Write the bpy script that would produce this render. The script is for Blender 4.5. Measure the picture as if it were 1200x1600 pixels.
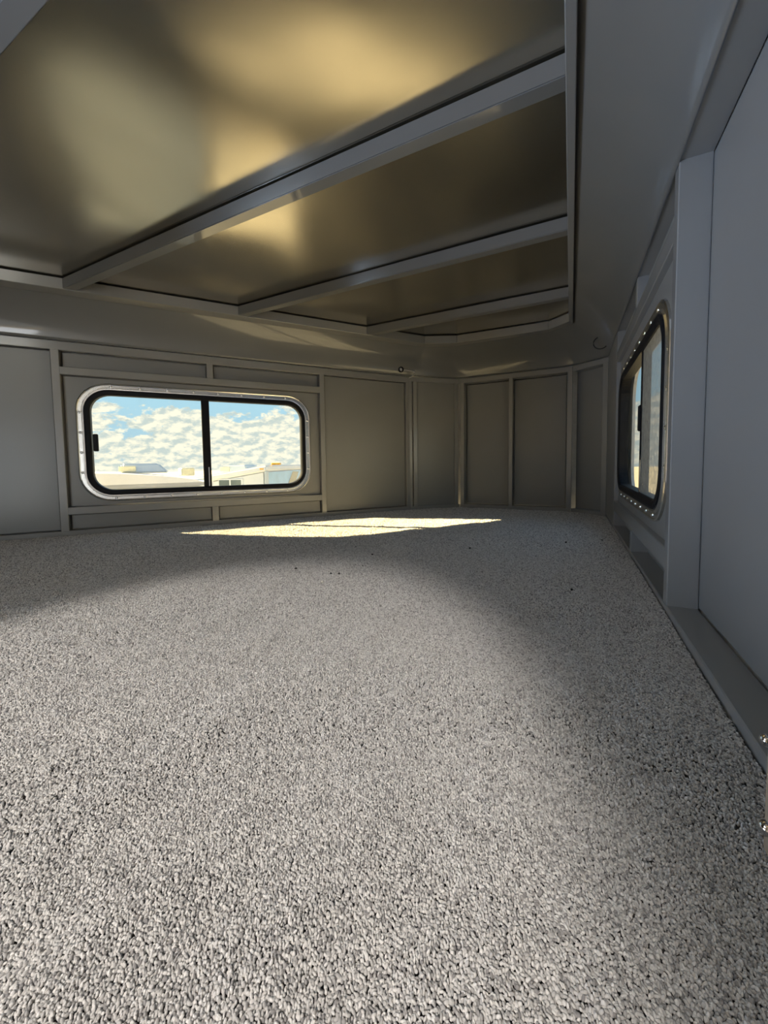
import bpy, bmesh, math, random
import numpy as np
from mathutils import Vector, Matrix

for o in list(bpy.data.objects):
    bpy.data.objects.remove(o, do_unlink=True)
SC = bpy.context.scene
COL = SC.collection
H = 0.28                      # camera height over the carpet; every plan number below is in units of it

# ------------------------------------------------------------------ camera
yaw, pitch, roll = math.radians(-26.446), math.radians(-3.272), math.radians(-0.780)
fwd = Vector((math.sin(yaw)*math.cos(pitch), math.cos(yaw)*math.cos(pitch), math.sin(pitch)))
rgt = Vector((math.cos(yaw), -math.sin(yaw), 0))
up = rgt.cross(fwd)
r2 = rgt*math.cos(roll) + up*math.sin(roll)
u2 = -rgt*math.sin(roll) + up*math.cos(roll)
cd = bpy.data.cameras.new('camera')
cam = bpy.data.objects.new('camera', cd)
COL.objects.link(cam)
M = Matrix((r2, u2, -fwd)).transposed().to_4x4()
M.translation = Vector((0, 0, H))
cam.matrix_world = M
cd.sensor_fit = 'HORIZONTAL'
cd.sensor_width = 36
cd.lens = 586.8/1200*36
cd.shift_y = -43/1200
cd.clip_start = 0.01
SC.camera = cam

# ------------------------------------------------------------------ world: blue sky with cumulus all round
world = bpy.data.worlds.new('world')
SC.world = world
world.use_nodes = True
nt = world.node_tree
nt.nodes.clear()
def N(t, **k):
    n = nt.nodes.new(t)
    for a, b in k.items():
        setattr(n, a, b)
    return n
tc = N('ShaderNodeTexCoord')
sep = N('ShaderNodeSeparateXYZ')
nt.links.new(tc.outputs['Generated'], sep.inputs[0])
grad = N('ShaderNodeValToRGB')
grad.color_ramp.elements[0].position = 0.0
grad.color_ramp.elements[0].color = (0.42, 0.60, 0.68, 1)
grad.color_ramp.elements[1].position = 0.5
grad.color_ramp.elements[1].color = (0.20, 0.42, 0.72, 1)
e = grad.color_ramp.elements.new(0.14); e.color = (0.42, 0.68, 0.80, 1)
nt.links.new(sep.outputs['Z'], grad.inputs[0])
mp = N('ShaderNodeMapping')
mp.inputs['Scale'].default_value = (1, 1, 2.1)
nt.links.new(tc.outputs['Generated'], mp.inputs[0])
n1 = N('ShaderNodeTexNoise')
n1.inputs['Scale'].default_value = 7.0
n1.inputs['Detail'].default_value = 13
n1.inputs['Roughness'].default_value = 0.62
n1.inputs['Distortion'].default_value = 0.25
nt.links.new(mp.outputs[0], n1.inputs['Vector'])
# cloud cover falls off with height
cov = N('ShaderNodeMapRange')
cov.inputs['From Min'].default_value = 0.05
cov.inputs['From Max'].default_value = 0.17
cov.inputs['To Min'].default_value = 0.16
cov.inputs['To Max'].default_value = -0.09
nt.links.new(sep.outputs['Z'], cov.inputs['Value'])
add = N('ShaderNodeMath', operation='ADD')
nt.links.new(n1.outputs['Fac'], add.inputs[0])
nt.links.new(cov.outputs[0], add.inputs[1])
cr = N('ShaderNodeValToRGB')
cr.color_ramp.elements[0].position = 0.50
cr.color_ramp.elements[0].color = (0, 0, 0, 1)
cr.color_ramp.elements[1].position = 0.535
cr.color_ramp.elements[1].color = (1, 1, 1, 1)
nt.links.new(add.outputs[0], cr.inputs[0])
n2 = N('ShaderNodeTexNoise')
n2.inputs['Scale'].default_value = 34
n2.inputs['Detail'].default_value = 9
n2.inputs['Roughness'].default_value = 0.6
nt.links.new(mp.outputs[0], n2.inputs['Vector'])
cc = N('ShaderNodeValToRGB')
cc.color_ramp.elements[0].position = 0.40
cc.color_ramp.elements[0].color = (0.58, 0.66, 0.62, 1)
cc.color_ramp.elements[1].position = 0.60
cc.color_ramp.elements[1].color = (1.0, 0.95, 0.76, 1)
mp3 = N('ShaderNodeMapping'); mp3.inputs['Location'].default_value = (0.006, 0.003, -0.016)
nt.links.new(mp.outputs[0], mp3.inputs[0])
n3 = N('ShaderNodeTexNoise')
for k_ in ('Scale', 'Detail', 'Roughness', 'Distortion'):
    n3.inputs[k_].default_value = n2.inputs[k_].default_value
nt.links.new(mp3.outputs[0], n3.inputs['Vector'])
df_ = N('ShaderNodeMath', operation='SUBTRACT'); nt.links.new(n2.outputs['Fac'], df_.inputs[0]); nt.links.new(n3.outputs['Fac'], df_.inputs[1])
ma_ = N('ShaderNodeMath', operation='MULTIPLY_ADD'); ma_.inputs[1].default_value = 1.0; ma_.inputs[2].default_value = 0.52
nt.links.new(df_.outputs[0], ma_.inputs[0])
nt.links.new(ma_.outputs[0], cc.inputs[0])
mix = N('ShaderNodeMixRGB')
nt.links.new(cr.outputs[0], mix.inputs['Fac'])
nt.links.new(grad.outputs[0], mix.inputs['Color1'])
nt.links.new(cc.outputs[0], mix.inputs['Color2'])
bg = N('ShaderNodeBackground')
bg.inputs['Strength'].default_value = 1.1
nt.links.new(mix.outputs[0], bg.inputs['Color'])
wo = N('ShaderNodeOutputWorld')
nt.links.new(bg.outputs[0], wo.inputs['Surface'])

# ------------------------------------------------------------------ sun, low and warm, through the left window
sd = bpy.data.lights.new('sun', 'SUN')
sd.energy = 31.0
sd.color = (1.0, 0.79, 0.42)
sd.angle = math.radians(0.55)
sun = bpy.data.objects.new('sun', sd)
COL.objects.link(sun)
sun.rotation_euler = Vector((1.77, 0.50, -1.0)).to_track_quat('-Z', 'Y').to_euler()
sun.location = (-4, -2, 5)

# daylight coming in at the open entry door behind the camera
ad = bpy.data.lights.new('door_daylight', 'AREA')
ad.shape = 'RECTANGLE'; ad.size = 0.8; ad.size_y = 1.9
ad.energy = 42
ad.color = (0.78, 0.88, 1.0)
al = bpy.data.objects.new('door_daylight', ad)
COL.objects.link(al)
al.location = (0.34, -2.5, -0.15)
al.rotation_euler = Vector((-1, 0.35, 0.0)).to_track_quat('-Z', 'Y').to_euler()

# added blue fill, out of view, to brighten the right wall
bd = bpy.data.lights.new('side_fill_light', 'AREA')
bd.shape = 'RECTANGLE'; bd.size = 1.1; bd.size_y = 0.55
bd.energy = 80
bd.color = (0.50, 0.68, 1.0)
bl_ = bpy.data.objects.new('side_fill_light', bd)
COL.objects.link(bl_)
bl_.location = (-2.47, -1.26, -0.13)
bl_.rotation_euler = Vector((1, 0.4, 0.15)).to_track_quat('-Z', 'Y').to_euler()

# unseen spot added behind the camera to pool light on the near carpet
pd_ = bpy.data.lights.new('carpet_fill_spot', 'SPOT')
pd_.energy = 83
pd_.color = (1.0, 0.93, 0.85)
pd_.spot_size = math.radians(41.0); pd_.spot_blend = 0.30
pd_.shadow_soft_size = 0.05
dl = bpy.data.objects.new('carpet_fill_spot', pd_)
COL.objects.link(dl)
dl.location = (-0.205, -0.94, 0.925)
dl.rotation_euler = Vector((-0.185, 0.893, -0.925)).to_track_quat('-Z', 'Y').to_euler()

SC.view_settings.view_transform = 'Standard'
SC.view_settings.look = 'None'
SC.view_settings.gamma = 1
SC.view_settings.use_curve_mapping = False
SC.view_settings.exposure = 0.0

# ------------------------------------------------------------------ materials
def new_mat(name):
    m = bpy.data.materials.new(name)
    m.use_nodes = True
    t = m.node_tree
    b = t.nodes['Principled BSDF']
    return m, t, b
def simple(name, col, rough=0.5, metal=0.0, noise=0.04, nscale=30, bump=0.0, bscale=200, coat=0.0, spec=0.5, coatr=0.12):
    m, t, b = new_mat(name)
    tcn = t.nodes.new('ShaderNodeTexCoord')
    nz = t.nodes.new('ShaderNodeTexNoise')
    nz.inputs['Scale'].default_value = nscale
    nz.inputs['Detail'].default_value = 4
    t.links.new(tcn.outputs['Object'], nz.inputs['Vector'])
    rp = t.nodes.new('ShaderNodeValToRGB')
    lo = [max(0, c*(1-noise*2)) for c in col]; hi = [min(1, c*(1+noise*2)) for c in col]
    rp.color_ramp.elements[0].position = 0.3; rp.color_ramp.elements[0].color = (*lo, 1)
    rp.color_ramp.elements[1].position = 0.7; rp.color_ramp.elements[1].color = (*hi, 1)
    t.links.new(nz.outputs['Fac'], rp.inputs[0])
    t.links.new(rp.outputs[0], b.inputs['Base Color'])
    b.inputs['Roughness'].default_value = rough
    b.inputs['Metallic'].default_value = metal
    b.inputs['Specular IOR Level'].default_value = spec
    b.inputs['Coat Weight'].default_value = coat
    b.inputs['Coat Roughness'].default_value = coatr
    if bump:
        n3 = t.nodes.new('ShaderNodeTexNoise')
        n3.inputs['Scale'].default_value = bscale
        n3.inputs['Detail'].default_value = 3
        t.links.new(tcn.outputs['Object'], n3.inputs['Vector'])
        bp = t.nodes.new('ShaderNodeBump')
        bp.inputs['Strength'].default_value = bump
        bp.inputs['Distance'].default_value = 0.002
        t.links.new(n3.outputs['Fac'], bp.inputs['Height'])
        t.links.new(bp.outputs[0], b.inputs['Normal'])
    return m
PAINT = simple('gloss_grey_paint', (0.245, 0.241, 0.229), rough=0.36, noise=0.012, nscale=6, bump=0.0, coat=0.15, coatr=0.2)
COVEP = simple('gloss_grey_cove_paint', (0.19, 0.188, 0.18), rough=0.30, noise=0.012, nscale=6, bump=0.0, coat=0.8, coatr=0.06)
RAILP = simple('gloss_grey_rail_paint', (0.28, 0.276, 0.263), rough=0.30, noise=0.012, nscale=8, bump=0.02, bscale=40, coat=0.8)
SKIN = simple('outer_skin_white', (0.7, 0.7, 0.7), rough=0.4)
ALU = simple('bright_aluminium', (0.86, 0.85, 0.82), rough=0.24, metal=1.0, noise=0.03, bump=0.05, bscale=60)
CHROME = simple('chrome', (0.9, 0.9, 0.9), rough=0.08, metal=1.0)
BLACK = simple('black_rubber_frame', (0.008, 0.008, 0.010), rough=0.5, noise=0.1, spec=0.2)
WHITEP = simple('white_plastic', (0.85, 0.84, 0.80), rough=0.35)
CABLE = simple('grey_cable', (0.45, 0.45, 0.44), rough=0.4)
DARKCABLE = simple('black_cable', (0.02, 0.02, 0.02), rough=0.4)
CRUMB = simple('dark_crumb', (0.015, 0.013, 0.012), rough=0.8)
PALEC = simple('pale_crumb', (0.85, 0.82, 0.72), rough=0.7)
TWHITE = simple('trailer_white', (0.72, 0.74, 0.76), rough=0.3, noise=0.02, nscale=2)
TGREY = simple('trailer_pale_grey', (0.52, 0.57, 0.60), rough=0.35, noise=0.02, nscale=2)
TBLUE = simple('trailer_pale_blue', (0.36, 0.60, 0.78), rough=0.35, noise=0.05, nscale=3)
TTAN = simple('air_unit_cream', (0.70, 0.64, 0.42), rough=0.5)
TGLASS = simple('trailer_window_glass', (0.10, 0.14, 0.15), rough=0.1)
AMBER = simple('amber_lens', (0.75, 0.38, 0.03), rough=0.3)
TYRE = simple('tyre', (0.03, 0.03, 0.03), rough=0.8)
GROUND = simple('pale_gravel', (0.42, 0.38, 0.30), rough=0.9, noise=0.15, nscale=3, bump=0.5, bscale=20)
CARPETBASE = simple('carpet_backing', (0.10, 0.095, 0.092), rough=0.95, noise=0.2, nscale=200)
QUARTERS = simple('living_quarters_tan', (0.42, 0.33, 0.23), rough=0.5, noise=0.1, nscale=4)

# brushed mill-finish aluminium of the ceiling sheets
ALUC, t, b = new_mat('brushed_ceiling_aluminium')
tcn = t.nodes.new('ShaderNodeTexCoord')
mpn = t.nodes.new('ShaderNodeMapping')
mpn.inputs['Scale'].default_value = (260, 6, 20)
mpn.inputs['Rotation'].default_value = (0, 0, 0.0)
t.links.new(tcn.outputs['Object'], mpn.inputs[0])
nz = t.nodes.new('ShaderNodeTexNoise'); nz.inputs['Scale'].default_value = 1.0; nz.inputs['Detail'].default_value = 5
t.links.new(mpn.outputs[0], nz.inputs['Vector'])
bp = t.nodes.new('ShaderNodeBump'); bp.inputs['Strength'].default_value = 0.10; bp.inputs['Distance'].default_value = 0.001
t.links.new(nz.outputs['Fac'], bp.inputs['Height'])
mp2 = t.nodes.new('ShaderNodeMapping'); mp2.inputs['Scale'].default_value = (2.2, 0.7, 1)
t.links.new(tcn.outputs['Object'], mp2.inputs[0])
nz2 = t.nodes.new('ShaderNodeTexNoise'); nz2.inputs['Scale'].default_value = 2.2; nz2.inputs['Detail'].default_value = 3
t.links.new(mp2.outputs[0], nz2.inputs['Vector'])
rr = t.nodes.new('ShaderNodeMapRange')
rr.inputs['From Min'].default_value = 0.3; rr.inputs['From Max'].default_value = 0.7
rr.inputs['To Min'].default_value = 0.18; rr.inputs['To Max'].default_value = 0.27
t.links.new(nz2.outputs['Fac'], rr.inputs['Value'])
t.links.new(rr.outputs[0], b.inputs['Roughness'])
b.inputs['Base Color'].default_value = (0.57, 0.53, 0.44, 1)
b.inputs['Metallic'].default_value = 1.0

# clear window glass: straight-through with a Fresnel reflection
def glass(name, tint, dust=0.0):
    m = bpy.data.materials.new(name); m.use_nodes = True
    t = m.node_tree; t.nodes.clear()
    o = t.nodes.new('ShaderNodeOutputMaterial')
    tr = t.nodes.new('ShaderNodeBsdfTransparent'); tr.inputs[0].default_value = (*tint, 1)
    gl = t.nodes.new('ShaderNodeBsdfGlossy'); gl.inputs['Roughness'].default_value = 0.03
    fr = t.nodes.new('ShaderNodeFresnel'); fr.inputs[0].default_value = 1.35
    mx = t.nodes.new('ShaderNodeMixShader')
    t.links.new(fr.outputs[0], mx.inputs[0]); t.links.new(tr.outputs[0], mx.inputs[1]); t.links.new(gl.outputs[0], mx.inputs[2])
    df = t.nodes.new('ShaderNodeBsdfDiffuse'); df.inputs[0].default_value = (0.8, 0.78, 0.7, 1)
    tcn = t.nodes.new('ShaderNodeTexCoord')
    nz = t.nodes.new('ShaderNodeTexNoise'); nz.inputs['Scale'].default_value = 14; nz.inputs['Detail'].default_value = 5
    t.links.new(tcn.outputs['Object'], nz.inputs['Vector'])
    mr = t.nodes.new('ShaderNodeMapRange'); mr.inputs['From Min'].default_value = 0.5; mr.inputs['From Max'].default_value = 0.8
    mr.inputs['To Min'].default_value = 0.0; mr.inputs['To Max'].default_value = dust
    t.links.new(nz.outputs['Fac'], mr.inputs['Value'])
    m2 = t.nodes.new('ShaderNodeMixShader')
    t.links.new(mr.outputs[0], m2.inputs[0]); t.links.new(mx.outputs[0], m2.inputs[1]); t.links.new(df.outputs[0], m2.inputs[2])
    t.links.new(m2.outputs[0], o.inputs[0])
    return m
GLASS = glass('clear_glass', (0.97, 0.99, 0.98), 0.05)
# insect screen: fine woven mesh, partly open
SCREEN = bpy.data.materials.new('insect_screen'); SCREEN.use_nodes = True
t = SCREEN.node_tree; t.nodes.clear()
o_ = t.nodes.new('ShaderNodeOutputMaterial')
tr = t.nodes.new('ShaderNodeBsdfTransparent')
df = t.nodes.new('ShaderNodeBsdfDiffuse'); df.inputs[0].default_value = (0.25, 0.25, 0.245, 1)
tl = t.nodes.new('ShaderNodeBsdfTranslucent'); tl.inputs[0].default_value = (0.25, 0.25, 0.245, 1)
ms = t.nodes.new('ShaderNodeMixShader'); ms.inputs[0].default_value = 0.5
t.links.new(df.outputs[0], ms.inputs[1]); t.links.new(tl.outputs[0], ms.inputs[2])
tcn = t.nodes.new('ShaderNodeTexCoord')
nz = t.nodes.new('ShaderNodeTexNoise'); nz.inputs['Scale'].default_value = 60; nz.inputs['Detail'].default_value = 6
t.links.new(tcn.outputs['Object'], nz.inputs['Vector'])
mr = t.nodes.new('ShaderNodeMapRange'); mr.inputs['From Min'].default_value = 0.3; mr.inputs['From Max'].default_value = 0.7
mr.inputs['To Min'].default_value = 0.55; mr.inputs['To Max'].default_value = 0.85
t.links.new(nz.outputs['Fac'], mr.inputs['Value'])
mx = t.nodes.new('ShaderNodeMixShader')
t.links.new(mr.outputs[0], mx.inputs[0]); t.links.new(tr.outputs[0], mx.inputs[1]); t.links.new(ms.outputs[0], mx.inputs[2])
t.links.new(mx.outputs[0], o_.inputs[0])

# carpet yarn: colour varies from tuft to tuft
YARN, t, b = new_mat('carpet_yarn')
oi = t.nodes.new('ShaderNodeObjectInfo')
rp = t.nodes.new('ShaderNodeValToRGB')
rp.color_ramp.elements[0].color = (0.26, 0.25, 0.25, 1)
rp.color_ramp.elements[1].color = (0.78, 0.76, 0.74, 1)
e = rp.color_ramp.elements.new(0.25); e.color = (0.50, 0.485, 0.475, 1)
t.links.new(oi.outputs['Random'], rp.inputs[0])
t.links.new(rp.outputs[0], b.inputs['Base Color'])
b.inputs['Roughness'].default_value = 0.85
b.inputs['Specular IOR Level'].default_value = 0.25
b.inputs['Sheen Weight'].default_value = 0.25

# ------------------------------------------------------------------ mesh helpers
def link(name, me, mat, parent=None, loc=(0, 0, 0), rot=(0, 0, 0), smooth=False):
    o = bpy.data.objects.new(name, me)
    COL.objects.link(o)
    if mat is not None and len(me.materials) == 0:
        me.materials.append(mat)
    o.location = loc
    o.rotation_euler = rot
    if parent is not None:
        o.parent = parent
    if smooth:
        for p in me.polygons:
            p.use_smooth = True
    return o
def box_mesh(name, sx, sy, sz, bev=0.0):
    bm = bmesh.new()
    bmesh.ops.create_cube(bm, size=1)
    for v in bm.verts:
        v.co = Vector((v.co.x*sx, v.co.y*sy, v.co.z*sz))
    if bev > 0:
        bev = min(bev, 0.3*min(sx, sy, sz))
        bmesh.ops.bevel(bm, geom=bm.edges[:], offset=bev, segments=1, affect='EDGES')
    me = bpy.data.meshes.new(name)
    bm.to_mesh(me); bm.free()
    return me
def box(name, parent, x0, x1, y0, y1, z0, z1, mat, bev=0.0015, k=H):
    """box in parent's coordinates, numbers in camera heights"""
    me = box_mesh(name, (x1-x0)*k, (y1-y0)*k, (z1-z0)*k, bev)
    return link(name, me, mat, parent, ((x0+x1)/2*k, (y0+y1)/2*k, (z0+z1)/2*k))
def pydata(name, vs, fs):
    me = bpy.data.meshes.new(name)
    me.from_pydata([tuple(v) for v in vs], [], fs)
    me.update()
    return me
def tag(o, label=None, cat=None, group=None, kind=None):
    if label: o['label'] = label
    if cat: o['category'] = cat
    if group: o['group'] = group
    if kind: o['kind'] = kind
    return o
def rr_loop(cx, cz, w, h, r, K=8):
    """rounded rectangle, 4*(K+1) points"""
    pts = []
    r = max(r, 1e-4)
    for qx, qz, a0 in ((1, 1, 0), (-1, 1, 90), (-1, -1, 180), (1, -1, 270)):
        for i in range(K+1):
            a = math.radians(a0 + 90*i/K)
            pts.append((cx + qx*(w/2-r) + r*math.cos(a), cz + qz*(h/2-r) + r*math.sin(a)))
    return pts
def ring(name, cx, cz, w, h, r, prof, k=H):
    """closed profile [(inward offset, depth)] swept round a rounded rectangle in the XZ plane"""
    vs = []; fs = []
    n = None
    for off, dep in prof:
        lp = rr_loop(cx, cz, w-2*off, h-2*off, max(r-off, 0.01))
        n = len(lp)
        vs += [(p[0]*k, dep*k, p[1]*k) for p in lp]
    m = len(prof)
    for i in range(m):
        j = (i+1) % m
        for q in range(n):
            q2 = (q+1) % n
            fs.append((i*n+q, i*n+q2, j*n+q2, j*n+q))
    me = pydata(name, vs, fs)
    bm = bmesh.new(); bm.from_mesh(me)
    bmesh.ops.recalc_face_normals(bm, faces=bm.faces)
    bm.to_mesh(me); bm.free()
    return me
def holed_panel(name, x0, x1, z0, z1, y0, y1, hc, hw, hh, hr, k=H):
    """flat sheet with a rounded window hole"""
    K = 8
    inner = rr_loop(hc[0], hc[1], hw, hh, hr, K)
    outer = []
    cor = [(x1, z1), (x0, z1), (x0, z0), (x1, z0)]
    for c in range(4):
        outer += [cor[c]]*(K+1)
    vs = []; fs = []
    n = len(inner)
    for y in (y0, y1):
        vs += [(p[0]*k, y*k, p[1]*k) for p in inner]
        vs += [(p[0]*k, y*k, p[1]*k) for p in cor]
    oc = lambda base, q: base + n + q//(K+1)
    for base, flip in ((0, False), (n+4, True)):
        for q in range(n):
            q2 = (q+1) % n
            a, b_ = oc(base, q), oc(base, q2)
            f = (base+q, a, b_, base+q2) if a != b_ else (base+q, a, base+q2)
            fs.append(tuple(reversed(f)) if flip else f)
    for q in range(n):
        q2 = (q+1) % n
        fs.append((q, q2, n+4+q2, n+4+q))
    for c in range(4):
        c2 = (c+1) % 4
        fs.append((n+c, n+4+n+c, n+4+n+c2, n+c2))
    me = pydata(name, vs, fs)
    bm = bmesh.new(); bm.from_mesh(me)
    bmesh.ops.recalc_face_normals(bm, faces=bm.faces)
    bm.to_mesh(me); bm.free()
    return me
def lens_mesh(name, r, hgt, seg=10, rings=3):
    """domed head rising along -Y"""
    vs = [(0, -hgt, 0)]; fs = []
    for i in range(1, rings+1):
        a = math.pi/2*i/rings
        for q in range(seg):
            b_ = 2*math.pi*q/seg
            vs.append((r*math.sin(a)*math.cos(b_), -hgt*math.cos(a), r*math.sin(a)*math.sin(b_)))
    for q in range(seg):
        fs.append((0, 1+q, 1+(q+1) % seg))
    for i in range(rings-1):
        for q in range(seg):
            q2 = (q+1) % seg
            fs.append((1+i*seg+q, 1+(i+1)*seg+q, 1+(i+1)*seg+q2, 1+i*seg+q2))
    me = pydata(name, vs, fs)
    for p in me.polygons: p.use_smooth = True
    return me
def tube_mesh(name, pts, rad, seg=8):
    pts = [Vector(p) for p in pts]
    vs = []; fs = []
    for i, p in enumerate(pts):
        d = (pts[min(i+1, len(pts)-1)] - pts[max(i-1, 0)]).normalized()
        a = d.cross(Vector((0, 0, 1)))
        if a.length < 1e-3: a = d.cross(Vector((1, 0, 0)))
        a.normalize(); b_ = d.cross(a)
        for q in range(seg):
            th = 2*math.pi*q/seg
            vs.append(p + a*rad*math.cos(th) + b_*rad*math.sin(th))
    n = len(pts)
    for i in range(n-1):
        for q in range(seg):
            q2 = (q+1) % seg
            fs.append((i*seg+q, i*seg+q2, (i+1)*seg+q2, (i+1)*seg+q))
    fs.append(tuple(reversed(range(seg)))); fs.append(tuple((n-1)*seg+q for q in range(seg)))
    me = pydata(name, vs, fs)
    for p in me.polygons: p.use_smooth = True
    return me
def smooth_path(pts, n=8):
    pts = [Vector(p) for p in pts]; out = []
    for i in range(len(pts)-1):
        p0 = pts[max(i-1, 0)]; p1 = pts[i]; p2 = pts[i+1]; p3 = pts[min(i+2, len(pts)-1)]
        for j in range(n):
            t_ = j/n
            out.append(0.5*((2*p1) + (-p0+p2)*t_ + (2*p0-5*p1+4*p2-p3)*t_*t_ + (-p0+3*p1-3*p2+p3)*t_**3))
    out.append(pts[-1])
    return out

# ------------------------------------------------------------------ plan (camera heights)
ALPHA = math.radians(37.454)
DL = Vector((math.sin(ALPHA), math.cos(ALPHA)))          # along the left wall, forwards
NLV = Vector((math.cos(ALPHA), -math.sin(ALPHA)))        # its inward normal
CL = -6.93
def lp(s, inset=0.0):
    p = NLV*(CL+inset) + DL*s
    return (p.x, p.y)
S0, S1 = -5.0, 4.027
PA = lp(S1)                    # left wall / corner panel
PB = (-2.187, 8.15)            # corner panel / nose wall
PC = (0.01, 8.15)
PD = (0.57, 7.72)
ZT = 2.80                      # top of the framed walls
ZB, ZC_ = 3.31, 3.454          # underside of beams, top of beams
ROOF = 3.62

def wall_root(name, A, B, label, cut=None, dep=0.185):
    """skin of the wall with its origin at A on the floor; local X runs A to B, local Y points outwards"""
    L = math.hypot(B[0]-A[0], B[1]-A[1])
    ang = math.atan2(B[1]-A[1], B[0]-A[0])
    e0, e1, y0, y1 = -0.12, L+0.12, dep, dep+0.035
    if cut:
        c, w, h, r = cut
        me = holed_panel(name, e0, e1, -0.3, ROOF, y0, y1, c, w, h, r)
        o = link(name, me, SKIN)
    else:
        me = box_mesh(name, (e1-e0)*H, (y1-y0)*H, (ROOF+0.3)*H)
        me.transform(Matrix.Translation(((e0+e1)/2*H, (y0+y1)/2*H, (ROOF-0.3)/2*H)))
        o = link(name, me, SKIN)
    o.location = (A[0]*H, A[1]*H, 0)
    o.rotation_euler = (0, 0, ang)
    tag(o, label, 'wall', kind='structure')
    return o, L

# ------------------------------------------------------------------ windows
SCREW = lens_mesh('screw', 0.0056, 0.0036)
SCREW.materials.append(CHROME)
def make_window(name, wall, label, c, w, h, r, pd, div, latch_s, latch_side, screen=None):
    root = bpy.data.objects.new(name, None)
    COL.objects.link(root)
    root.empty_display_size = 0.05
    base = Matrix.Translation(wall.location) @ wall.rotation_euler.to_matrix().to_4x4()
    root.location = base @ Vector((c[0]*H, pd*H, (c[1]-h/2)*H))
    root.rotation_euler = wall.rotation_euler
    tag(root, label, 'window', kind='structure')
    cz = h/2
    fl = ring('flange', 0, cz, w, h, r, [(0, 0.0), (0.004, -0.016), (0.018, -0.022), (0.03, -0.014), (0.07, -0.014), (0.082, -0.026), (0.105, -0.022), (0.115, 0.06), (0.105, 0.06), (0.10, 0.0)])
    link('flange', fl, ALU, root, smooth=False)
    fr = ring('frame', 0, cz, w-0.2, h-0.2, r-0.09, [(0, -0.03), (0.02, -0.038), (0.06, -0.034), (0.078, -0.015), (0.078, 0.085), (0.0, 0.085)])
    link('frame', fr, BLACK, root)
    gw, gh = w-0.345, h-0.345
    x0, x1 = -gw/2, gw/2
    # two panes: one slides behind the other
    pane = lambda a, b_, y, z0, z1: pydata('pane', [(a*H, y*H, z0*H), (b_*H, y*H, z0*H), (b_*H, y*H, z1*H), (a*H, y*H, z1*H)], [(0, 1, 2, 3)])
    for k_, (a, b_, y) in enumerate(((x0-0.02, div[1], 0.03), (div[0], x1+0.02, 0.055))):
        lo = rr_half(a, b_, cz, gh+0.04, r-0.15, k_)
        me = pydata('pane', [(p[0]*H, y*H, p[1]*H) for p in lo], [tuple(range(len(lo)))])
        link('pane', me, GLASS, root)
    box('divider', root, div[0], div[1], -0.002, 0.07, cz-gh/2-0.02, cz+gh/2+0.02, BLACK, 0.002)
    box('meeting_strip', root, div[0]+0.075, div[0]+0.092, -0.006, 0.0, cz-gh/2+0.01, cz-gh/2+0.33, ALU, 0.0005)
    lz = latch_side
    lt = box('latch', root, latch_s, latch_s+0.062, -0.02, 0.03, cz+lz-0.13, cz+lz+0.13, BLACK, 0.003)
    # flange screws
    def screw(x, z):
        link('screw', SCREW, None, root, (x*H, -0.014*H, z*H))
    for q in range(8):
        fx = -w/2+r+0.03 + (w-2*r-0.06)*q/7
        screw(fx, h-0.05); screw(fx, 0.05)
    for q in range(4):
        fz = r+0.03+(h-2*r-0.06)*q/3
        screw(-w/2+0.05, fz); screw(w/2-0.05, fz)
    if screen:
        a, b_ = screen
        lo = rr_half(a, b_, cz, gh+0.04, r-0.15, 1)
        me = pydata('insect_screen', [(p[0]*H, 0.0, p[1]*H) for p in lo], [tuple(range(len(lo)))])
        so = link('insect_screen', me, SCREEN, root)
        so['label'] = 'grey woven insect screen'
    return root
def rr_half(a, b, cz, hh, r, side, K=6):
    """rectangle a..b rounded on its left (side 0) or right (side 1) corners"""
    pts = []
    z0, z1 = cz-hh/2, cz+hh/2
    if side == 0:
        pts += [(b, z0), (b, z1)]
        for i in range(K+1):
            t_ = math.radians(90+90*i/K); pts.append((a+r+r*math.cos(t_), z1-r+r*math.sin(t_)))
        for i in range(K+1):
            t_ = math.radians(180+90*i/K); pts.append((a+r+r*math.cos(t_), z0+r+r*math.sin(t_)))
    else:
        pts += [(a, z1), (a, z0)]
        for i in range(K+1):
            t_ = math.radians(270+90*i/K); pts.append((b-r+r*math.cos(t_), z0+r+r*math.sin(t_)))
        for i in range(K+1):
            t_ = math.radians(0+90*i/K); pts.append((b-r+r*math.cos(t_), z1-r+r*math.sin(t_)))
    return pts

# ------------------------------------------------------------------ left wall
A0 = lp(S0)
PDp = 0.09                                  # depth of the window sheet behind the rails
kx = (abs(CL)+PDp)/abs(CL)
W1c = (0.141*kx - S0, 1+(1.36-1)*kx)
W1w, W1h, W1r = 3.471*kx, 1.77*kx, 0.42
wl, LL = wall_root('wall_left', A0, PA, 'grey framed side wall holding the wide sliding window', ((W1c[0], W1c[1]), W1w-0.12, W1h-0.12, W1r-0.05))
X = lambda s: s - S0
RD = 0.168
box('top_rail', wl, -0.0, LL, 0, 0.10, 2.675, ZT, RAILP)
box('bottom_rail', wl, 0, LL, 0, RD, -0.03, 0.07, RAILP)
for a, b_ in ((-1.842, -1.745), (2.078, 2.17), (3.94, 4.02)):
    box('post', wl, X(a), X(b_), 0.001, RD, 0.065, 2.68, RAILP)
box('header_rail', wl, X(-1.75), X(2.08), 0.001, RD, 2.337, 2.444, RAILP)
box('sill_rail', wl, X(-1.75), X(2.08), 0.001, RD, 0.304, 0.413, RAILP)
box('mullion', wl, X(0.163), X(0.261), 0.002, RD, 2.44, 2.68, RAILP)
box('mullion', wl, X(0.167), X(0.270), 0.002, RD, 0.06, 0.308, RAILP)
box('panel', wl, 0, X(-1.855), 0.06, 0.09, 0.083, 2.663, PAINT)
box('panel', wl, X(2.183), X(3.927), 0.06, 0.09, 0.083, 2.663, PAINT)
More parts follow.
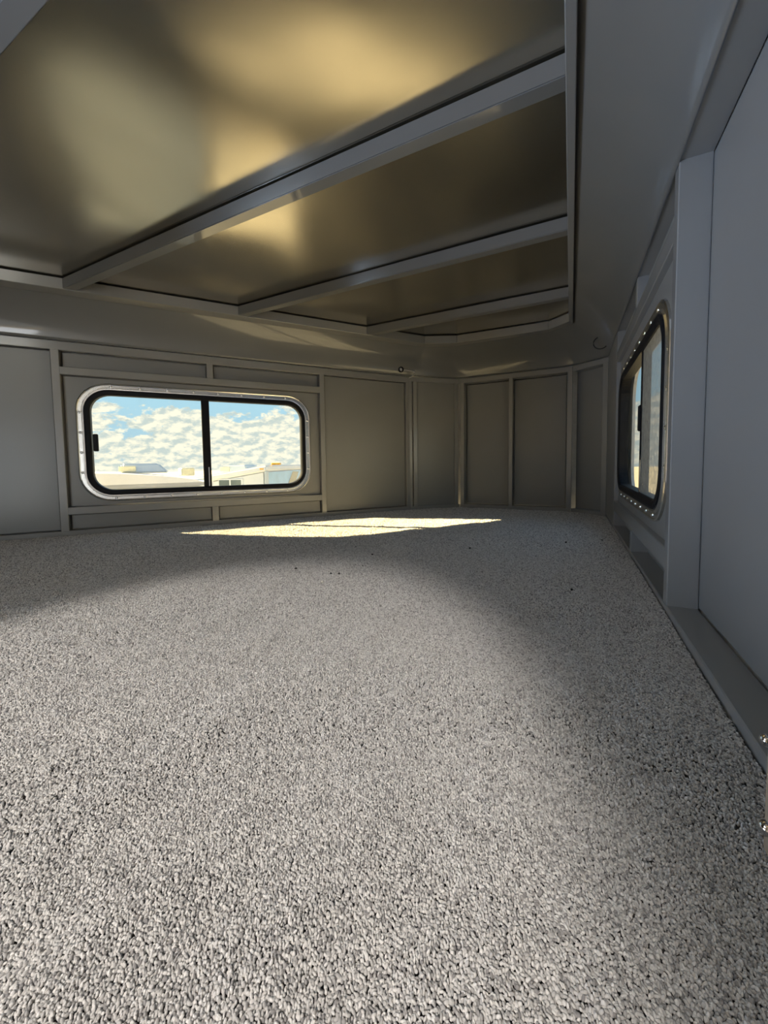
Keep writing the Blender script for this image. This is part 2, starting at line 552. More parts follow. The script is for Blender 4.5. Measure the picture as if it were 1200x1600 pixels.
for a, b_, z0, z1 in ((-1.733, 0.151, 2.456, 2.663), (0.273, 2.066, 2.456, 2.663), (-1.733, 0.155, 0.083, 0.292), (0.282, 2.066, 0.083, 0.292)):
    box('panel', wl, X(a), X(b_), PDp, PDp+0.03, z0, z1, PAINT)
link('window_panel', holed_panel('window_panel', X(-1.733), X(2.066), 0.425, 2.325, PDp, PDp+0.03, W1c, W1w-0.12, W1h-0.12, W1r-0.05), PAINT, wl)
dv = (0.118*kx-0.06)-0.141*kx
make_window('window_1', wl, 'wide sliding window with aluminium flange and black frame, clouds and white trailers behind', W1c, W1w, W1h, W1r, PDp,
            (dv, dv+0.122), -W1w/2+0.195, 0.0)

# ------------------------------------------------------------------ left corner, nose wall, right corner
wa, LA = wall_root('wall_front_left', PA, PB, 'narrow angled grey wall left of the nose wall', dep=0.32)
box('top_rail', wa, 0, LA, 0, 0.10, 2.70, ZT, RAILP)
box('bottom_rail', wa, 0, LA, 0, 0.10, -0.03, 0.07, RAILP)
for a, b_ in ((-0.03, 0.05), (0.076, 0.162), (1.026, 1.105)):
    box('post', wa, a, b_, 0.001, 0.11, 0.06, 2.705, RAILP)
box('panel', wa, 0.15, 1.04, 0.05, 0.08, 0.05, 2.72, PAINT)
wf, LF = wall_root('wall_front', PB, PC, 'dim grey nose wall with tall glossy panels between posts', dep=0.32)
box('top_rail', wf, 0, LF, 0, 0.28, 2.70, ZT, RAILP)
box('bottom_rail', wf, 0, LF, 0, 0.28, -0.03, 0.07, RAILP)
for a, b_ in ((0.015, 0.095), (1.026, 1.102), (2.107, 2.20)):
    box('post', wf, a, b_, 0.001, 0.28, 0.06, 2.705, RAILP)
box('panel', wf, 0.107, 1.014, 0.24, 0.27, 0.08, 2.69, PAINT)
box('panel', wf, 1.114, 2.095, 0.24, 0.27, 0.08, 2.69, PAINT)
wr_, LR = wall_root('wall_front_right', PC, PD, 'narrow angled grey wall right of the nose wall', dep=0.32)
box('top_rail', wr_, 0, LR, 0, 0.24, 2.70, ZT, RAILP)
box('bottom_rail', wr_, 0, LR, 0, 0.24, -0.03, 0.07, RAILP)
box('post', wr_, 0.60, 0.70, 0.001, 0.24, 0.06, 2.705, RAILP)
box('panel', wr_, -0.05, 0.62, 0.20, 0.23, 0.05, 2.72, PAINT)

# ------------------------------------------------------------------ right wall
YR_END = 0.86
E0 = (0.57, YR_END)
PDr = 0.05
Y2 = lambda y: PD[1]-y
W2w, W2h, W2r = 6.30-3.27, 1.74, 0.42
W2c = (Y2((6.30+3.27)/2), 1.365)
wr, LRW = wall_root('wall_right', PD, E0, 'blue-grey side wall close on the right with a half-screened window', (W2c, W2w-0.12, W2h-0.12, W2r-0.05))
box('top_rail', wr, 0, LRW, 0, RD, 2.82, 2.93, RAILP)
box('bottom_rail', wr, 0, LRW, 0, RD, -0.03, 0.045, RAILP)
box('end_panel', wr, 0.0, Y2(6.39), 0.0, 0.03, 0.04, 2.83, PAINT)
box('post', wr, Y2(6.43), Y2(6.36), 0.001, RD, 0.04, 2.83, RAILP)
box('post', wr, Y2(3.07), Y2(2.97), 0.001, RD, 0.04, 2.83, RAILP)
box('header_rail', wr, Y2(6.37), Y2(3.06), 0.001, 0.10, 2.385, 2.525, RAILP)
box('sill_rail', wr, Y2(6.37), Y2(3.06), 0.001, RD, 0.262, 0.41, RAILP)
box('mullion', wr, Y2(4.70), Y2(4.60), 0.002, RD, 2.52, 2.83, RAILP)
box('mullion', wr, Y2(4.70), Y2(4.60), 0.002, RD, 0.04, 0.27, RAILP)
for a, b_ in ((6.37, 4.69), (4.61, 3.06)):
    box('panel', wr, Y2(a), Y2(b_), 0.10, 0.13, 2.51, 2.84, PAINT)
    box('panel', wr, Y2(a), Y2(b_), 0.15, 0.18, 0.03, 0.28, PAINT)
link('window_panel', holed_panel('window_panel', Y2(6.37), Y2(3.06), 0.40, 2.395, PDr, PDr+0.03, W2c, W2w-0.12, W2h-0.12, W2r-0.05), PAINT, wr)
box('panel', wr, Y2(2.955), LRW, RD-0.004, RD+0.012, 0.060, 2.805, PAINT)
d2 = (Y2(4.56)-W2c[0])
make_window('window_2', wr, 'window seen edge-on in the right wall, near half covered by grey insect screen', W2c, W2w, W2h, W2r, PDr,
            (d2, d2+0.10), d2-0.03, 0.05, screen=(d2+0.05, W2w/2-0.16))

# ------------------------------------------------------------------ floor (under the carpet), living quarters behind
def poly_prism(name, pts, z0, z1, mat, k=H):
    n = len(pts)
    vs = [(p[0]*k, p[1]*k, z0*k) for p in pts] + [(p[0]*k, p[1]*k, z1*k) for p in pts]
    fs = [tuple(reversed(range(n))), tuple(range(n, 2*n))] + [(i, (i+1) % n, n+(i+1) % n, n+i) for i in range(n)]
    me = pydata(name, vs, fs)
    bm = bmesh.new(); bm.from_mesh(me); bmesh.ops.recalc_face_normals(bm, faces=bm.faces); bm.to_mesh(me); bm.free()
    return link(name, me, mat)
YB = -1.1
fl_poly = [(A0[0]-0.1, YB), (0.74, YB), (0.74, 7.72), (0.05, 8.3), (-2.25, 8.3), (-3.15, 7.5), (A0[0]-0.1, A0[1]+0.1)]
fl = poly_prism('floor', fl_poly, -0.20, -0.018, CARPETBASE)
tag(fl, 'carpet backing of the raised bunk floor under the grey pile', 'floor', kind='structure')
XL = A0[0]
# lower living quarters behind the camera: step, floor, walls with a door opening on the right
LQ = -4.6; YE = -11.5
lf = box('floor', None, XL-0.3, 0.9, YE-0.2, YB, LQ-0.2, LQ, QUARTERS, 0)
tag(lf, 'lower floor of the living quarters behind the bunk', 'floor', kind='structure')
ws = box('wall_step', None, XL-0.3, 0.74, YB, YB+0.1, LQ, -0.20, SKIN, 0)
tag(ws, 'riser wall under the edge of the bunk', 'wall', kind='structure')
wb = box('wall_back', None, XL-0.3, 0.9, YE-0.2, YE, LQ, ROOF, QUARTERS, 0)
tag(wb, 'tan rear wall of the living quarters', 'wall', kind='structure')
def boxes(name, parts, mat):
    bm = bmesh.new()
    for (a, b_, c, d, e_, f_) in parts:
        r_ = bmesh.ops.create_cube(bm, size=1)
        for v in r_['verts']:
            v.co = Vector(((a+b_)/2*H + v.co.x*(b_-a)*H, (c+d)/2*H + v.co.y*(d-c)*H, (e_+f_)/2*H + v.co.z*(f_-e_)*H))
    me = bpy.data.meshes.new(name); bm.to_mesh(me); bm.free()
    return link(name, me, mat)
XO = XL-0.3
wp_ = box('fill_block_wall', None, XL, -1.5/H, -0.75, -0.65, 0.0, 3.44, PAINT, 0)  # added out of view to block the blue side fill from the nose
tag(wp_, 'unseen half-width panel added to keep the side fill off the nose', 'wall', kind='structure')
w5 = boxes('wall_back_left', [(XO, XL, -2.4, A0[1]+0.15, LQ, ROOF), (XO, XL, YE, -6.6, LQ, ROOF), (XO, XL, -6.6, -2.4, LQ, -1.6), (XO, XL, -6.6, -2.4, 0.7, ROOF)], QUARTERS)  # gap in this unseen wall is added to admit the blue fill
tag(w5, 'tan side wall of the living quarters on the left with an opening added for the side fill', 'wall', kind='structure')
vs_parts = [(0.57, 0.78, -7.4, 0.86, LQ, ROOF), (0.457, 0.78, 0.86, 1.245, 0.0, 2.9), (0.57, 0.78, YE, -10.5, LQ, ROOF), (0.57, 0.78, -10.5, -7.4, 2.7, ROOF)]
w6 = boxes('wall_back_right', vs_parts, QUARTERS)
tag(w6, 'side wall behind the camera with the open entry doorway', 'wall', kind='structure')

# ------------------------------------------------------------------ ceiling: roof slab, brushed sheets, beams, edge trim, coves
roof_poly = [(XL-0.4, YE-0.3), (1.0, YE-0.3), (1.0, 7.9), (0.15, 8.6), (-2.35, 8.6), (-3.4, 7.75), (XL-0.4, A0[1]+0.5)]
ceil = poly_prism('ceiling', roof_poly, 3.56, 3.66, SKIN)
tag(ceil, 'brushed aluminium ceiling carried by grey painted cross beams', 'ceiling', kind='structure')
OUT = [lp(-6.5, 0.39), (-2.66, 7.28), (-2.11, 7.51), (-0.39, 7.53), (0.0, 7.25), (0.0, -4.0)]
INN = [lp(-6.5, 0.60), (-2.577, 7.04), (-2.01, 7.31), (-0.385, 7.37), (-0.06, 7.11), (-0.06, -4.0)]
LOW = [lp(S0-1.5), PA, PB, PC, PD, (0.57, -4.0)]
for i in range(5):
    vs = []
    for z in (ZB, ZC_):
        for p in (INN[i], INN[i+1], OUT[i+1], OUT[i]):
            vs.append((p[0]*H, p[1]*H, z*H))
    me = pydata('edge_trim', vs, [(0, 1, 2, 3), (7, 6, 5, 4), (0, 4, 5, 1), (1, 5, 6, 2), (2, 6, 7, 3), (3, 7, 4, 0)])
    bm = bmesh.new(); bm.from_mesh(me); bmesh.ops.recalc_face_normals(bm, faces=bm.faces)
    bmesh.ops.bevel(bm, geom=bm.edges[:], offset=0.0015, segments=1, affect='EDGES'); bm.to_mesh(me); bm.free()
    link('edge_trim', me, RAILP, ceil)
def cove(idx):
    NV, NU = 16, 8
    cols = []
    for i in idx:
        for u in range(NU+1):
            if u == 0 and i != idx[0]: continue
            cols.append((i, u/NU))
    vs = []; fs = []
    for j in range(NV+1):
        t_ = j/NV
        for i, w in cols:
            lo = Vector(LOW[i]).lerp(Vector(LOW[i+1]), w)
            hi = Vector(OUT[i]).lerp(Vector(OUT[i+1]), w)
            p0 = Vector((lo.x, lo.y, ZT+0.01)); p2 = Vector((hi.x, hi.y, ZB+0.05))
            mid = lo.lerp(hi, 0.22)
            p1 = Vector((mid.x, mid.y, 3.13))
            vs.append((p0*(1-t_)**2 + p1*2*t_*(1-t_) + p2*t_*t_)*H)
    m_ = len(cols)
    for j in range(NV):
        for u in range(m_-1):
            a = j*m_+u
            fs.append((a, a+1, a+m_+1, a+m_))
    o = link('cove_panel', pydata('cove_panel', vs, fs), COVEP, ceil, smooth=True)
    sm = o.modifiers.new('thick', 'SOLIDIFY'); sm.thickness = 0.003; sm.offset = 0
cove([0, 1, 2, 3, 4])
def xl_in(y, inset=0.60):
    return (CL+inset + NLV.y*-1*y)/NLV.x
BEAMS = [(0.955, 1.07), (2.65, 2.765), (4.345, 4.46), (6.065, 6.18)]
for y0, y1 in BEAMS:
    a0, a1 = xl_in(y0, 0.59), xl_in(y1, 0.59)
    vs = []
    for z in (ZB+0.008, ZC_):
        vs += [(a0*H, y0*H, z*H), (-0.055*H, y0*H, z*H), (-0.055*H, y1*H, z*H), (a1*H, y1*H, z*H)]
    me = pydata('beam', vs, [(3, 2, 1, 0), (4, 5, 6, 7), (0, 1, 5, 4), (1, 2, 6, 5), (2, 3, 7, 6), (3, 0, 4, 7)])
    bm = bmesh.new(); bm.from_mesh(me); bmesh.ops.recalc_face_normals(bm, faces=bm.faces)
    bmesh.ops.bevel(bm, geom=bm.edges[:], offset=0.002, segments=2, affect='EDGES'); bm.to_mesh(me); bm.free()
    link('beam', me, COVEP, ceil)
# brushed sheets, one per bay, slightly oil-canned
edges = [-11.4] + [(a+b_)/2 for a, b_ in BEAMS] + [7.36]
for i in range(5):
    y0, y1 = edges[i]+0.003, edges[i+1]-0.003
    NX, NY = 60, 26
    vs = []; fs = []
    for j in range(NY+1):
        y = y0+(y1-y0)*j/NY
        xa = max(xl_in(min(y, 7.3), 0.52), XL) if y > -1 else XL
        xb = -0.03 if y > -3.9 else 0.57
        if y > 7.15: xb = -0.03-(y-7.15)*1.4
        for u in range(NX+1):
            x = xa+(xb-xa)*u/NX
            w = math.sin(math.pi*j/NY)*math.sin(math.pi*u/NX)
            z = 3.468 + w*(0.030*math.sin(x*1.7+i*1.3) + 0.012*math.sin(y*2.3+x*0.9+i) + 0.012)
            vs.append((x*H, y*H, z*H))
    for j in range(NY):
        for u in range(NX):
            a = j*(NX+1)+u
            fs.append((a, a+NX+1, a+NX+2, a+1))
    me = pydata('ceiling_sheet', vs, fs)
    link('ceiling_sheet', me, ALUC, ceil, smooth=True)

# ------------------------------------------------------------------ carpet pile
rng = np.random.default_rng(7)
PX, PY, PS = [], [], []
for SP, r0, r1 in ((0.0016, 0.0, 0.42), (0.0019, 0.42, 0.75), (0.0025, 0.75, 1.30), (0.0034, 1.30, 9.0)):
    xs = np.arange(XL*H, 0.57*H, SP); ys = np.arange(-0.12, 8.15*H, SP*0.9)
    gx, gy = np.meshgrid(xs, ys)
    gx = gx + (np.arange(gy.shape[0]) % 2)[:, None]*SP*0.5
    qx = (gx + rng.uniform(-1, 1, gx.shape)*SP*0.42).ravel()
    qy = (gy + rng.uniform(-1, 1, gy.shape)*SP*0.42).ravel()
    d_ = np.hypot(qx, qy) + rng.uniform(-0.08, 0.08, len(qx))
    k_ = (d_ >= r0) & (d_ < r1)
    PX.append(qx[k_]); PY.append(qy[k_]); PS.append(np.full(k_.sum(), SP))
px, py, ps = np.concatenate(PX), np.concatenate(PY), np.concatenate(PS)
X_, Y_ = px/H, py/H
keep = (X_*NLV.x + Y_*NLV.y > CL+0.008) & (X_ < 0.57-0.006) & (Y_ < 8.142)
def side(P, Q):    # keep points right of P->Q
    return (Q[0]-P[0])*(Y_-P[1]) - (Q[1]-P[1])*(X_-P[0]) < -0.006
keep &= side(PA, PB) & side(PC, PD)
px, py, ps = px[keep], py[keep], ps[keep]
n = len(px)
def vnoise(x, y, seed):
    r_ = np.random.default_rng(seed); g = r_.uniform(-1, 1, (64, 64))
    xi = np.floor(x).astype(int); yi = np.floor(y).astype(int); fx = x-xi; fy = y-yi
    fx = fx*fx*(3-2*fx); fy = fy*fy*(3-2*fy)
    G = lambda a, b_: g[a % 64, b_ % 64]
    return (G(xi, yi)*(1-fx)+G(xi+1, yi)*fx)*(1-fy) + (G(xi, yi+1)*(1-fx)+G(xi+1, yi+1)*fx)*fy
lean_y = 1.0*vnoise(px*26, py*3.6, 1) + 0.40*vnoise(px*40, py*22, 2)       # pile brushed in strips and footprints
lean_x = 0.65*vnoise(px*12+7, py*6, 3) + 0.40*vnoise(px*36, py*30, 4)
rot = np.stack([lean_y + rng.normal(0, 0.42, n), lean_x + rng.normal(0, 0.42, n), rng.uniform(0, 6.28, n)], 1)
sc = rng.uniform(0.80, 1.20, n)
scl = np.stack([0.56*ps*sc*rng.uniform(0.85, 1.35, n), 0.50*ps*sc, 0.95*ps*rng.uniform(0.8, 1.25, n)], 1)
pz = -0.0022 + 0.0009*vnoise(px*55, py*55, 5) + 0.0018*vnoise(px*20, py*7, 6) + rng.uniform(-0.45, 0.45, n)*ps
me = bpy.data.meshes.new('carpet')
me.vertices.add(n)
me.vertices.foreach_set('co', np.stack([px, py, pz], 1).astype(np.float32).ravel())
for nm, arr in (('tuft_rot', rot), ('tuft_scale', scl)):
    at = me.attributes.new(nm, 'FLOAT_VECTOR', 'POINT')
    at.data.foreach_set('vector', arr.astype(np.float32).ravel())
me.materials.append(YARN)
carpet = bpy.data.objects.new('carpet', me)
COL.objects.link(carpet)
tag(carpet, 'pale grey cut-pile carpet covering the whole bunk floor', 'carpet', kind='stuff')
ng = bpy.data.node_groups.new('carpet_pile', 'GeometryNodeTree')
ng.interface.new_socket('Geometry', in_out='INPUT', socket_type='NodeSocketGeometry')
ng.interface.new_socket('Geometry', in_out='OUTPUT', socket_type='NodeSocketGeometry')
gi = ng.nodes.new('NodeGroupInput'); go = ng.nodes.new('NodeGroupOutput')
ico = ng.nodes.new('GeometryNodeMeshIcoSphere'); ico.inputs['Subdivisions'].default_value = 2
ss = ng.nodes.new('GeometryNodeSetShadeSmooth')
smn = ng.nodes.new('GeometryNodeSetMaterial'); smn.inputs['Material'].default_value = YARN
ng.links.new(ico.outputs['Mesh'], ss.inputs[0]); ng.links.new(ss.outputs[0], smn.inputs[0])
iop = ng.nodes.new('GeometryNodeInstanceOnPoints')
def named(nm):
    a = ng.nodes.new('GeometryNodeInputNamedAttribute'); a.data_type = 'FLOAT_VECTOR'; a.inputs['Name'].default_value = nm
    return a.outputs[0]
e2r = ng.nodes.new('FunctionNodeEulerToRotation')
ng.links.new(named('tuft_rot'), e2r.inputs[0])
ng.links.new(gi.outputs[0], iop.inputs['Points'])
ng.links.new(smn.outputs[0], iop.inputs['Instance'])
ng.links.new(e2r.outputs[0], iop.inputs['Rotation'])
ng.links.new(named('tuft_scale'), iop.inputs['Scale'])
ng.links.new(iop.outputs[0], go.inputs[0])
md = carpet.modifiers.new('pile', 'NODES'); md.node_group = ng

# ------------------------------------------------------------------ outside: gravel yard and neighbouring trailers
GZ = -2.1
gp = link('ground', pydata('ground', [(-150, -150, GZ), (150, -150, GZ), (150, 150, GZ), (-150, 150, GZ)], [(0, 1, 2, 3)]), GROUND)
tag(gp, 'pale gravel yard outside the trailer', 'ground', kind='structure')

def arch_body(name, w, l, z0, z1, arch, mat, parent, seg=14):
    """box body with an arched top; X is the width, Y the length (0..l)"""
    prof = [(-w/2, z0), (-w/2, z1-arch)]
    for i in range(seg+1):
        t_ = i/seg
        prof.append((-w/2+w*t_, z1-arch + arch*math.sin(math.pi*t_)**0.6))
    prof += [(w/2, z1-arch), (w/2, z0)]
    m_ = len(prof)
    vs = [(x, 0, z) for x, z in prof] + [(x, l, z) for x, z in prof]
    fs = [tuple(range(m_)), tuple(reversed(range(m_, 2*m_)))] + [(i, m_+i, m_+(i+1) % m_, (i+1) % m_) for i in range(m_)]
    me = pydata(name, vs, fs)
    bm = bmesh.new(); bm.from_mesh(me); bmesh.ops.recalc_face_normals(bm, faces=bm.faces); bm.to_mesh(me); bm.free()
    return link(name, me, mat, parent)
def mbox(name, parent, x0, x1, y0, y1, z0, z1, mat, bev=0.01):
    return box(name, parent, x0, x1, y0, y1, z0, z1, mat, bev, k=1.0)
def wheel(parent, x, y, r=0.36):
    bm = bmesh.new()
    bmesh.ops.create_cone(bm, cap_ends=True, segments=24, radius1=r, radius2=r, depth=0.22)
    bmesh.ops.rotate(bm, verts=bm.verts, matrix=Matrix.Rotation(math.pi/2, 3, 'Y'))
    bmesh.ops.bevel(bm, geom=bm.edges[:], offset=0.03, segments=2, affect='EDGES')
    me = bpy.data.meshes.new('wheel'); bm.to_mesh(me); bm.free()
    return link('wheel', me, TYRE, parent, (x, y, r))
def empty(name, loc, rz, label, cat):
    o = bpy.data.objects.new(name, None); COL.objects.link(o)
    o.location = loc; o.rotation_euler = (0, 0, rz)
    tag(o, label, cat)
    return o
def ac_unit(parent, x0, x1, y0, y1, z, hgt, m1, m2):
    vs = [(x0, y0, z), (x1, y0, z), (x1, y1, z), (x0, y1, z), (x0+0.03, y0+0.06, z+hgt), (x1-0.10, y0+0.06, z+hgt), (x1-0.10, y1-0.06, z+hgt), (x0+0.03, y1-0.06, z+hgt)]
    me = pydata('air_conditioner', vs, [(3, 2, 1, 0), (4, 5, 6, 7), (0, 1, 5, 4), (1, 2, 6, 5), (2, 3, 7, 6), (3, 0, 4, 7)])
    bm = bmesh.new(); bm.from_mesh(me); bmesh.ops.recalc_face_normals(bm, faces=bm.faces)
    bmesh.ops.bevel(bm, geom=bm.edges[:], offset=0.02, segments=3, affect='EDGES'); bm.to_mesh(me); bm.free()
    o = link('air_conditioner', me, m2, parent)
    mbox('grille', o, x0-0.004, x0+(x1-x0)*0.32, y0-0.006, y0+0.02, z+0.02, z+hgt*0.72, m1, 0.004)
    return o
def azpos(az, d):
    a = math.radians(az); return (d*math.sin(a), d*math.cos(a))
# trailer with the arched roof, facing us, seen in the left pane
c = azpos(-66.5, 4.4)
RA = math.radians(62.0)
ta = empty('horse_trailer', (c[0], c[1], GZ), RA, 'white trailer with arched roof and cream air unit, behind the left pane', 'trailer')
zr = 0.28-GZ+4.4*-0.013
arch_body('body', 2.3, 1.6, 0.45, zr-0.05, 0.13, TGREY, ta)
rf = arch_body('roof', 2.4, 1.7, zr-0.115, zr, 0.15, TWHITE, ta)
rf.location.y = -0.05
mbox('gutter', rf, -1.19, 1.19, -0.02, 0.01, zr-0.185, zr-0.165, TGLASS, 0.004)
ac_unit(ta, 0.38, 0.86, 0.6, 1.3, zr-0.02, 0.11, TTAN, TGREY)
vent = mbox('roof_vent', ta, 0.98, 1.12, 0.6, 0.9, zr-0.06, zr+0.03, TTAN, 0.01)
link('vent_lid', tube_mesh('vent_lid', [(0.90, 0.6, zr-0.02), (0.97, 0.6, zr+0.045), (1.08, 0.6, zr-0.02)], 0.010, 6), TTAN, vent)
mbox('window', ta, -0.55, -0.15, -0.012, 0.02, zr-0.42, zr-0.22, TGLASS, 0.01)
for sx in (-1.05, 1.05):
    for yy in (1.0,):
        wheel(ta, sx, yy)
# trailer with pale blue end, seen in the right pane
P2 = azpos(-43.9, 8.0)
tb = empty('horse_trailer', (P2[0], P2[1], GZ), math.radians(115-90), 'white trailer with a pale blue side and small window, behind the right pane', 'trailer')
# local: +X is towards az 65 ; the camera-facing front runs along -X
zb = 0.28-GZ
def slanted(name, x0, x1, y0, y1, z0, zl, zrr, mat, parent, bev=0.05):
    vs = [(x0, y0, z0), (x1, y0, z0), (x1, y1, z0), (x0, y1, z0), (x0, y0, zl), (x1, y0, zrr), (x1, y1, zrr), (x0, y1, zl)]
    me = pydata(name, vs, [(3, 2, 1, 0), (4, 5, 6, 7), (0, 1, 5, 4), (1, 2, 6, 5), (2, 3, 7, 6), (3, 0, 4, 7)])
    bm = bmesh.new(); bm.from_mesh(me); bmesh.ops.recalc_face_normals(bm, faces=bm.faces)
    if bev: bmesh.ops.bevel(bm, geom=bm.edges[:], offset=bev, segments=3, affect='EDGES')
    bm.to_mesh(me); bm.free()
    return link(name, me, mat, parent)
slanted('body', -2.1, 0.0, 0.0, 5.0, 0.45, zb-0.46, zb-0.10, TWHITE, tb)
def roof_slab(x0, x1, y0, y1, zl, zrr, th, mat, parent):
    vs = [(x0, y0, zl-th), (x1, y0, zrr-th), (x1, y1, zrr-th), (x0, y1, zl-th), (x0, y0, zl), (x1, y0, zrr), (x1, y1, zrr), (x0, y1, zl)]
    me = pydata('roof', vs, [(3, 2, 1, 0), (4, 5, 6, 7), (0, 1, 5, 4), (1, 2, 6, 5), (2, 3, 7, 6), (3, 0, 4, 7)])
    bm = bmesh.new(); bm.from_mesh(me); bmesh.ops.recalc_face_normals(bm, faces=bm.faces)
    bmesh.ops.bevel(bm, geom=bm.edges[:], offset=0.03, segments=3, affect='EDGES'); bm.to_mesh(me); bm.free()
    return link('roof', me, mat, parent)
roof_slab(-2.14, 0.03, -0.03, 5.03, zb-0.36, zb-0.005, 0.13, TWHITE, tb)
bl = mbox('blue_side', tb, 0.0, 0.012, 0.12, 4.9, 0.5, zb-0.16, TBLUE, 0.003)
mbox('corner_cap', tb, -0.03, 0.02, -0.012, 0.12, 0.5, zb-0.13, TGREY, 0.01)
dk = pydata('decal', [(0.016, 1.55, zb-0.47), (0.016, 2.2, zb-0.50), (0.016, 2.6, zb-0.20), (0.016, 2.0, zb-0.18)], [(0, 1, 2, 3)])
link('decal', dk, TGLASS, tb)
wbx = mbox('window', tb, -0.98, -0.46, -0.014, 0.02, zb-0.62, zb-0.27, TWHITE, 0.02)
for k_ in (0, 1):
    mbox('pane', wbx, 0.04-0.25+0.24*k_-0.03, 0.04-0.25+0.24*k_+0.18, -0.02, -0.016, -0.14, 0.14, TGLASS, 0.002)
ac_unit(tb, -1.35, -0.70, 0.9, 1.7, zb-0.16, 0.16, TTAN, TGREY)
am = mbox('marker_lamp', tb, -0.11, -0.03, -0.04, -0.028, zb-0.10, zb-0.075, AMBER, 0.003)
mbox('roof_lamp', tb, 0.02, 0.20, 0.3, 0.42, zb-0.01, zb+0.035, AMBER, 0.01)
for sx in (-1.9, -0.2):
    for yy in (2.4, 3.3):
        wheel(tb, sx, yy)
# trailer far off beyond the right window
c3 = azpos(6.5, 26)
tcx = empty('horse_trailer', (c3[0], c3[1], GZ), math.radians(80), 'distant pale trailer low in the right-hand window', 'trailer')
arch_body('body', 2.2, 7.0, 0.5, 1.75, 0.1, TWHITE, tcx)
arch_body('roof', 2.3, 7.1, 1.68, 1.80, 0.12, TWHITE, tcx)
for sx in (-1.0, 1.0):
    for yy in (3.0, 3.9):
        wheel(tcx, sx, yy)

# ------------------------------------------------------------------ small things
# loose lamp lead with a white plug poking out over the left corner
def wp(s, inset, z):
    p = lp(s, inset); return Vector((p[0]*H, p[1]*H, z*H))
w0 = wp(4.03, 0.02, 2.80)
ca = empty('cable', w0, 0, 'short loose grey lead with a white round tip above the left corner', 'cable')
pts = [wp(3.99, 0.04, 2.76), wp(4.02, 0.14, 2.79), wp(4.01, 0.24, 2.815), wp(3.93, 0.28, 2.845), wp(3.80, 0.29, 2.845), wp(3.66, 0.29, 2.842)]
link('lead', tube_mesh('lead', [p-w0 for p in smooth_path(pts)], 0.004), CABLE, ca)
bm = bmesh.new(); bmesh.ops.create_uvsphere(bm, u_segments=14, v_segments=10, radius=1)
for v in bm.verts: v.co = Vector((v.co.x*0.009, v.co.y*0.009, v.co.z*0.010))
me = bpy.data.meshes.new('plug'); bm.to_mesh(me); bm.free()
link('plug', me, WHITEP, ca, wp(3.65, 0.30, 2.842)-w0, smooth=True)
pl = link('socket_ring', ring('socket_ring', 0, 0, 0.11, 0.11, 0.055, [(0, -0.02), (0.018, -0.02), (0.018, 0.02), (0, 0.02)]), BLACK, ca, wp(3.65, 0.31, 2.842)-w0, (0, 0, math.pi/2-ALPHA))
# dark loop of lead where the right cove meets the nose
cx_, cy_, cz_ = 0.43, 7.45, 2.99
lpnts = []
for i in range(19):
    a = math.radians(40+290*i/18)
    lpnts.append(Vector(((cx_+0.11*math.cos(a))*H, (cy_+0.03*math.sin(a*0.5))*H, (cz_+0.105*math.sin(a))*H)))
lpnts.append(Vector(((cx_+0.15)*H, (cy_+0.22)*H, (cz_-0.10)*H)))
co = link('cable', tube_mesh('cable', lpnts, 0.0024), DARKCABLE)
tag(co, 'thin black lead looped against the cove above the right corner', 'cable')
# made-up round ceiling fixture, out of view, housing the added carpet spot
LAMP = bpy.data.materials.new('fill_spot_lens'); LAMP.use_nodes = True
LAMP.node_tree.nodes['Principled BSDF'].inputs['Emission Color'].default_value = (1, 0.93, 0.86, 1)
LAMP.node_tree.nodes['Principled BSDF'].inputs['Emission Strength'].default_value = 3.0  # glowing lens belongs to the added fixture
dlo = empty('added_spot_fixture', (-0.205, -0.94, 0.945), 0, 'unseen round ceiling fixture added around the carpet fill spot', 'added lamp')
link('bezel', ring('bezel', 0, 0, 0.40, 0.40, 0.2, [(0, 0.0), (0.0, 0.05), (0.04, 0.06), (0.06, 0.0)]), WHITEP, dlo, (0, 0, 0.012), (-math.pi/2, 0, 0))
link('lens', pydata('lens', [(0.15*H*math.cos(2*math.pi*q/24), 0.15*H*math.sin(2*math.pi*q/24), 0.012) for q in range(24)], [tuple(range(24))]), LAMP, dlo)
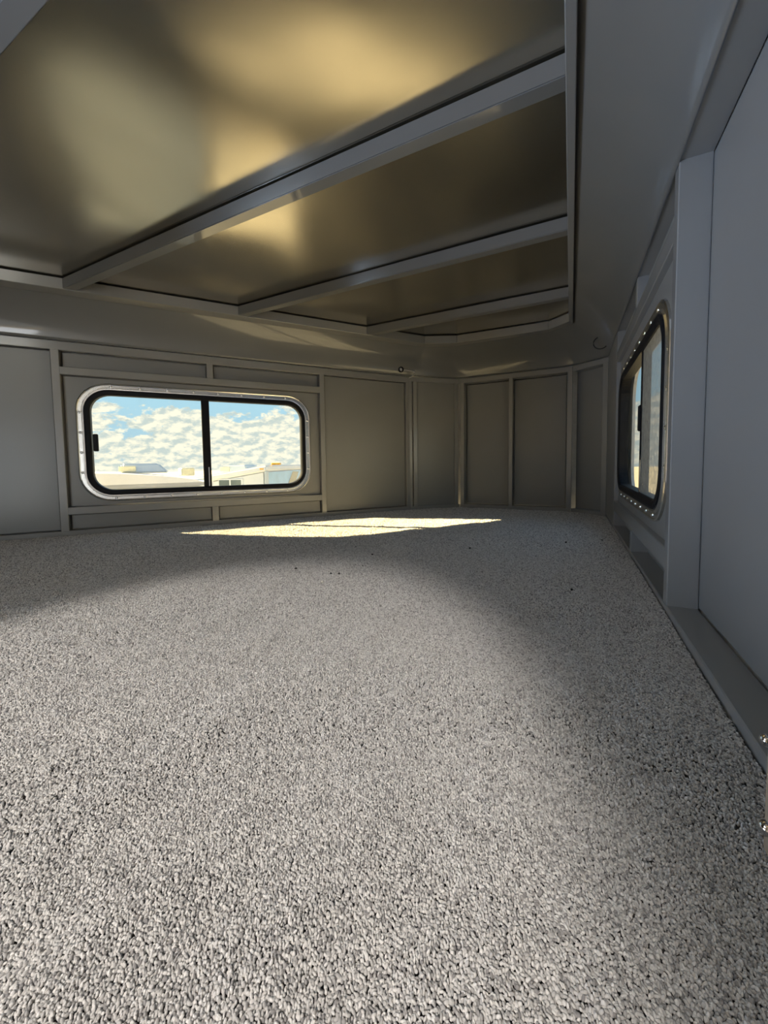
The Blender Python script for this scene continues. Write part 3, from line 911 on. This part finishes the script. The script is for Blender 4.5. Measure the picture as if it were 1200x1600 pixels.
# crumbs on the carpet
random.seed(3)
def crumb(x, y, sx, sy, sz, mat, label):
    bm = bmesh.new(); bmesh.ops.create_icosphere(bm, subdivisions=2, radius=1)
    for v in bm.verts:
        k_ = random.uniform(0.7, 1.15)
        v.co = Vector((v.co.x*sx*k_, v.co.y*sy*k_, v.co.z*sz*k_))
    me = bpy.data.meshes.new('crumb'); bm.to_mesh(me); bm.free()
    o = link('crumb', me, mat, None, (x*H, y*H, 0.0012), (0, 0, random.uniform(0, 3)))
    o['group'] = 'crumbs on the carpet'
    tag(o, label, 'crumb')
crumb(-2.34, 2.79, 0.0042, 0.0034, 0.003, CRUMB, 'dark crumb lying alone left of the carpet middle')
crumb(-1.94, 2.79, 0.0030, 0.0022, 0.0022, CRUMB, 'dark crumb, left one of a close pair on the carpet')
crumb(-1.87, 2.82, 0.0050, 0.0025, 0.0025, CRUMB, 'long dark crumb, right one of a close pair')
crumb(-1.87, 2.56, 0.0045, 0.0030, 0.003, PALEC, 'pale crumb just in front of the dark pair')
crumb(-1.93, 3.57, 0.0042, 0.0034, 0.003, CRUMB, 'dark crumb nearest in front of the sunlit patch')
crumb(-1.80, 3.13, 0.0030, 0.0022, 0.002, CRUMB, 'tiny dark crumb behind the close pair')
crumb(-2.29, 3.82, 0.0032, 0.0022, 0.002, CRUMB, 'tiny dark crumb by the left half of the sunlit patch')
crumb(-1.03, 4.28, 0.0050, 0.0036, 0.003, CRUMB, 'dark crumb right of centre beyond the pair')
crumb(-0.04, 5.04, 0.0050, 0.0036, 0.003, CRUMB, 'dark crumb in front of the nose wall right-hand post')
crumb(0.02, 3.19, 0.0040, 0.0030, 0.003, CRUMB, 'dark crumb nearer the right wall on the shaded carpet')
crumb(0.36, 5.34, 0.0050, 0.0036, 0.003, CRUMB, 'dark crumb close to the right wall rail far back')
# chrome dome bolts by the near end of the right rail
def bolt(x, y, z, r, label):
    o = link('dome_bolt', lens_mesh('dome_bolt', r, r*0.9, 14, 5), CHROME, None, (x*H, y*H, z*H), (0, 0, -math.pi/2))
    o['group'] = 'chrome bolts on the right rail'
    tag(o, label, 'bolt')
bolt(0.57, 1.565, 0.10, 0.0055, 'upper chrome dome bolt at the right edge beside the carpet')
bolt(0.457, 1.232, 0.062, 0.0055, 'lower chrome dome bolt at the right edge beside the carpet')
